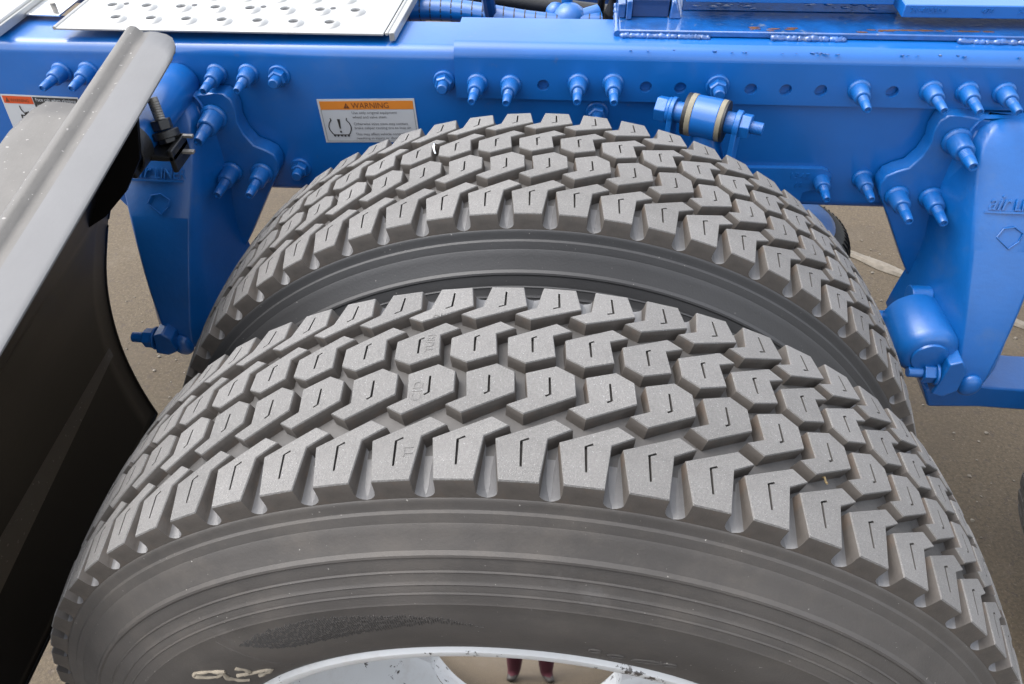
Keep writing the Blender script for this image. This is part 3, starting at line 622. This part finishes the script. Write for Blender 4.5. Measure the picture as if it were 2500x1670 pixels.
for i in range(NS + 1):
    t = i / NS
    for x, z, ye, zn in FP: y = ye + (-.30 - ye) * t; vs.append((x, y, z + .155 * (y - .48)))
K = len(FP)
for i in range(NS):
    for k in range(K - 1): fs.append((i * K + k, i * K + k + 1, (i + 1) * K + k + 1, (i + 1) * K + k)); ms.append(max(FP[k][3], FP[k + 1][3]) and (1 if FP[k + 1][3] < 2 else 2))
b.add(vs, fs); b.m = ms
top = fpart(b, 'top_panel', [M['fstrip'], M['fgrey'], M['fgrey']], 0, 50)
sm = top.modifiers.new('thickness', 'SOLIDIFY'); sm.thickness = .004; sm.offset = -1
ARC = [(-40, .7215), (-62.5, .7215), (-69.4, .7225), (-76, .727), (-88, .733), (-101, .737)]
def arc_pt(a, y):
    for (a0, r0), (a1, r1) in zip(ARC, ARC[1:]):
        if a1 <= a <= a0: r = r0 + (r1 - r0) * (a0 - a) / (a0 - a1); break
    else: r = ARC[-1][1]
    return (r * sin(radians(a)), y, r * cos(radians(a)) + .06 * (y - .48) + (.05 * (y - .48) if a > -62 else 0))
b = MB(); AN = [-51 - i * (49.7 / 36) for i in range(37)]; YS = [.48 - .78 * i / 16 for i in range(17)]
b.add([arc_pt(a, y) for y in YS for a in AN], [(i * 37 + k, i * 37 + k + 1, (i + 1) * 37 + k + 1, (i + 1) * 37 + k) for i in range(16) for k in range(36)])
sh = fpart(b, 'inner_sheet', M['fblack'], 0, 60); sm = sh.modifiers.new('thickness', 'SOLIDIFY'); sm.thickness = .005; sm.offset = 0
fpart(MB().tube([arc_pt(a, .4795) for a in AN], .0042, 8), 'edge_hem', M['fblack'], 0, 60)
fpart(MB().tube([arc_pt(-100.7, y) for y in YS], .0042, 8), 'edge_hem', M['fblack'], 0, 60)
fpart(MB().prism([(-.489, .544), (-.512, .462), (-.548, .412), (-.590, .372), (-.622, .352), (-.660, .325), (-.715, .30), (-.722, .43), (-.650, .440), (-.600, .490), (-.552, .545)], lambda a, c: (a, .392, c), lambda a, c: (a, .398, c)), 'shade_backing', M['fblack'])  # black backing added so the opening under the lip stays dark
# clamp and stud that hold it on the tube
fpart(MB().cyl((-.512, .468, .462), (-.521, .480, .500), .0068).lathe([(.002 + .0016 * i, .0072 if i % 2 else .0066) for i in range(22)], (-.512, .468, .462), (-.009, .012, .038), 16), 'clamp_stud', M['steel'], 0, 40)
fpart(MB().hexnut((-.5115, .467, .462), (-.5145, .471, .474), .0135).cyl((-.5085, .463, .452), (-.511, .466, .461), .018).hexnut((-.507, .461, .446), (-.509, .4635, .453), .0125), 'clamp_nut', M['black'], .001)
cb = MB().box(-.535, -.490, .430, .478, .436, .444).box(-.497, -.490, .43, .478, .420, .452).box(-.56, -.53, .40, .47, .428, .470)
cb.lathe([(0, .033), (.03, .033), (.03, .0297), (0, .0297), (0, .033)], (-.55, .44, .456), (0, -1, 0), 28)
fpart(cb, 'clamp_bracket', M['black'], .0015)
fpart(MB().box(-.505, -.475, .455, .462, .4330, .4375).box(-.50, -.478, .470, .476, .448, .452), 'bracket_edge', M['steel'], .0008)
fpart(MB().tube([(-.538, .464, .437), (-.560, .464, .421), (-.585, .465, .400), (-.615, .466, .374)], .0022, 8), 'hem_highlight_line', M['steel'], 0, 60)  # thin bright line put in as the highlight along the fender edge
fpart(MB().prism([(-.552, .462), (-.532, .459), (-.548, .436), (-.567, .420)], lambda a, c: (a, .463, c), lambda a, c: (a, .459, c)), 'support_tab', M['fgrey'], .001)
fpart(MB().prism([(-.515, .452), (-.506, .446), (-.509, .440), (-.521, .433), (-.551, .417), (-.573, .397), (-.597, .375), (-.620, .357), (-.635, .346), (-.646, .325), (-.662, .325), (-.640, .40), (-.600, .45), (-.555, .470)], lambda a, c: (a, .474, c), lambda a, c: (a, .468, c)), 'side_gusset', M['black'], .001)
# ------------------------------------------------------------------ the photographer, seen only as a reflection in the hub cap
def skinned(name, verts, edges, radii, root=0, levels=2):
    me = bpy.data.meshes.new(name); me.from_pydata(verts, edges, []); o = bpy.data.objects.new(name, me); COL.objects.link(o)
    o.modifiers.new('skin', 'SKIN'); ss = o.modifiers.new('sub', 'SUBSURF'); ss.levels = ss.render_levels = levels
    for i, r in enumerate(radii): me.skin_vertices[0].data[i].radius = (r, r) if not isinstance(r, tuple) else r
    me.skin_vertices[0].data[root].use_root = True
    r_ = bpy.data.meshes.new_from_object(o.evaluated_get(bpy.context.evaluated_depsgraph_get())); COL.objects.unlink(o); bpy.data.objects.remove(o)
    r_.polygons.foreach_set('use_smooth', [True] * len(r_.polygons)); return r_
px_, py_ = .02, -.66
V = [(0, 0, .40), (0, -.01, .52), (0, -.01, .66), (0, .0, .82), (0, .0, .93), (0, .02, 1.00), (0, .05, 1.08), (0, .05, 1.17)]
E_ = [(i, i + 1) for i in range(7)]; RD = [(.165, .12), (.15, .11), (.155, .11), (.17, .115), (.11, .085), .055, (.075, .09), (.078, .095)]
for s in (-1, 1):
    k = len(V); V += [(s * .09, 0, .30), (s * .10, .005, .12), (s * .105, .02, -.03), (s * .11, -.01, -.22), (s * .115, -.02, -.40), (s * .12, .02, -.455), (s * .125, .13, -.475)]
    E_ += [(0, k)] + [(k + i, k + i + 1) for i in range(6)]; RD += [.10, .085, .064, .062, .048, (.045, .04), (.043, .025)]
    k = len(V); V += [(s * .17, 0, .90), (s * .24, .0, .78), (s * .25, .04, .70), (s * .19, .10, .84), (s * .15, .13, .91), (s * .125, .15, .945)]
    E_ += [(4, k)] + [(k + i, k + i + 1) for i in range(5)]; RD += [.068, .055, .047, .038, .030, (.034, .02)]
    for f in range(4):                                             # four fingers curled towards the camera, and a thumb
        k2 = len(V); V += [(s * (.110 - .004 * f), .166 + .003 * f, .955 - .017 * f), (s * (.092 - .003 * f), .172, .958 - .018 * f)]; E_ += [(k + 5, k2), (k2, k2 + 1)]; RD += [.010, .008]
    k2 = len(V); V += [(s * .112, .140, .975), (s * .098, .148, .985)]; E_ += [(k + 5, k2), (k2, k2 + 1)]; RD += [.011, .009]
V = [(x + px_, y + py_, z) for x, y, z in V]
me = skinned('body', V, E_, RD)
M['skin'] = mat('skin', (.42, .24, .17), .55); M['jacket'] = mat('grey_jacket', (.16, .17, .19), .9, bump=.4, bscale=300); M['hair'] = mat('brown_hair', (.04, .025, .015), .7); M['shoe'] = mat('shoe', (.03, .025, .02), .6)
for m in ('trouser', 'jacket', 'skin', 'shoe'): me.materials.append(M[m])
for p in me.polygons:
    c = p.center; p.material_index = 3 if c.z < -.425 else 0 if c.z < .42 else 2 if (c.z > .985 and abs(c.x - px_) < .1) or c.y - py_ > .118 and c.z > .86 else 1
pe = empty('person', (px_, py_, GZ)); tag(pe, 'person in maroon trousers, reflected in the chrome hub cap', 'person')
def ppart(o): o.matrix_parent_inverse = Matrix.Translation(-pe.location); return o
ppart(link('body', me, pe))
hb = MB().blob((px_, py_ + .035, 1.185), .102, (.86, 1.05, .82), 20); ppart(hb.build('hair', M['hair'], pe, 80))
fb = MB().blob((px_, py_ + .148, 1.10), .016, (.7, 1, 1.3), 12)
for s in (-1, 1): fb.blob((px_ + s * .083, py_ + .05, 1.11), .026, (.35, .8, 1.2), 12)
ppart(fb.build('face_features', M['skin'], pe, 80))
eb = MB()
for s in (-1, 1): eb.blob((px_ + s * .032, py_ + .128, 1.13), .011, (1.2, .7, .6), 10)
eb.blob((px_, py_ + .138, 1.055), .016, (1.4, .4, .35), 10); ppart(eb.build('eyes_and_mouth', M['hair'], pe, 80))
# ------------------------------------------------------------------ litter caught in the treads, grit on the pavement
M['straw'] = mat('dry_straw', (.24, .18, .09), .8)
def straw(pts, r, label, m='straw', cat='straw', name='dry_straw'):
    tag(MB().tube(pts, r, 6).build(name, M[m], None, 60), label, cat)
straw([(-.1577, -.0077, .4962), (-.1548, -.0130, .4985), (-.1535, -.0155, .4962), (-.1500, -.0207, .4985), (-.1545, -.0225, .4962), (-.1582, -.0213, .4950)], .0011, 'curled dry straw stuck in a tread groove left of centre on the nearest tyre')
straw([(.2367, -.0423, .4640), (.2380, -.0440, .4660), (.2394, -.0455, .4625), (.2398, -.0480, .4635)], .0010, 'tiny dry straw crumb in a groove on the right of the nearest tyre')
straw([(-.1335, .3863, .5000), (-.1358, .3800, .5050), (-.1354, .3758, .5060), (-.1348, .3700, .5045), (-.1330, .3677, .4990)], .0011, 'small bright wire loop standing in a groove of the inner tyre', 'chrome', 'wire', 'wire_loop')
gb = MB()
for i in range(260):
    x, y = random.choice([(random.uniform(.62, 1.25), random.uniform(.55, 1.7)), (random.uniform(-1.25, -.62), random.uniform(.2, 1.3))]); r = random.choice([.0018, .0025, .003, .0045])
    gb.blob((x, y, GZ + r * .4), r, (1.2, 1, .7), 6, .6)
tag(gb.build('grit', M['joint'], None, 60), kind='stuff')
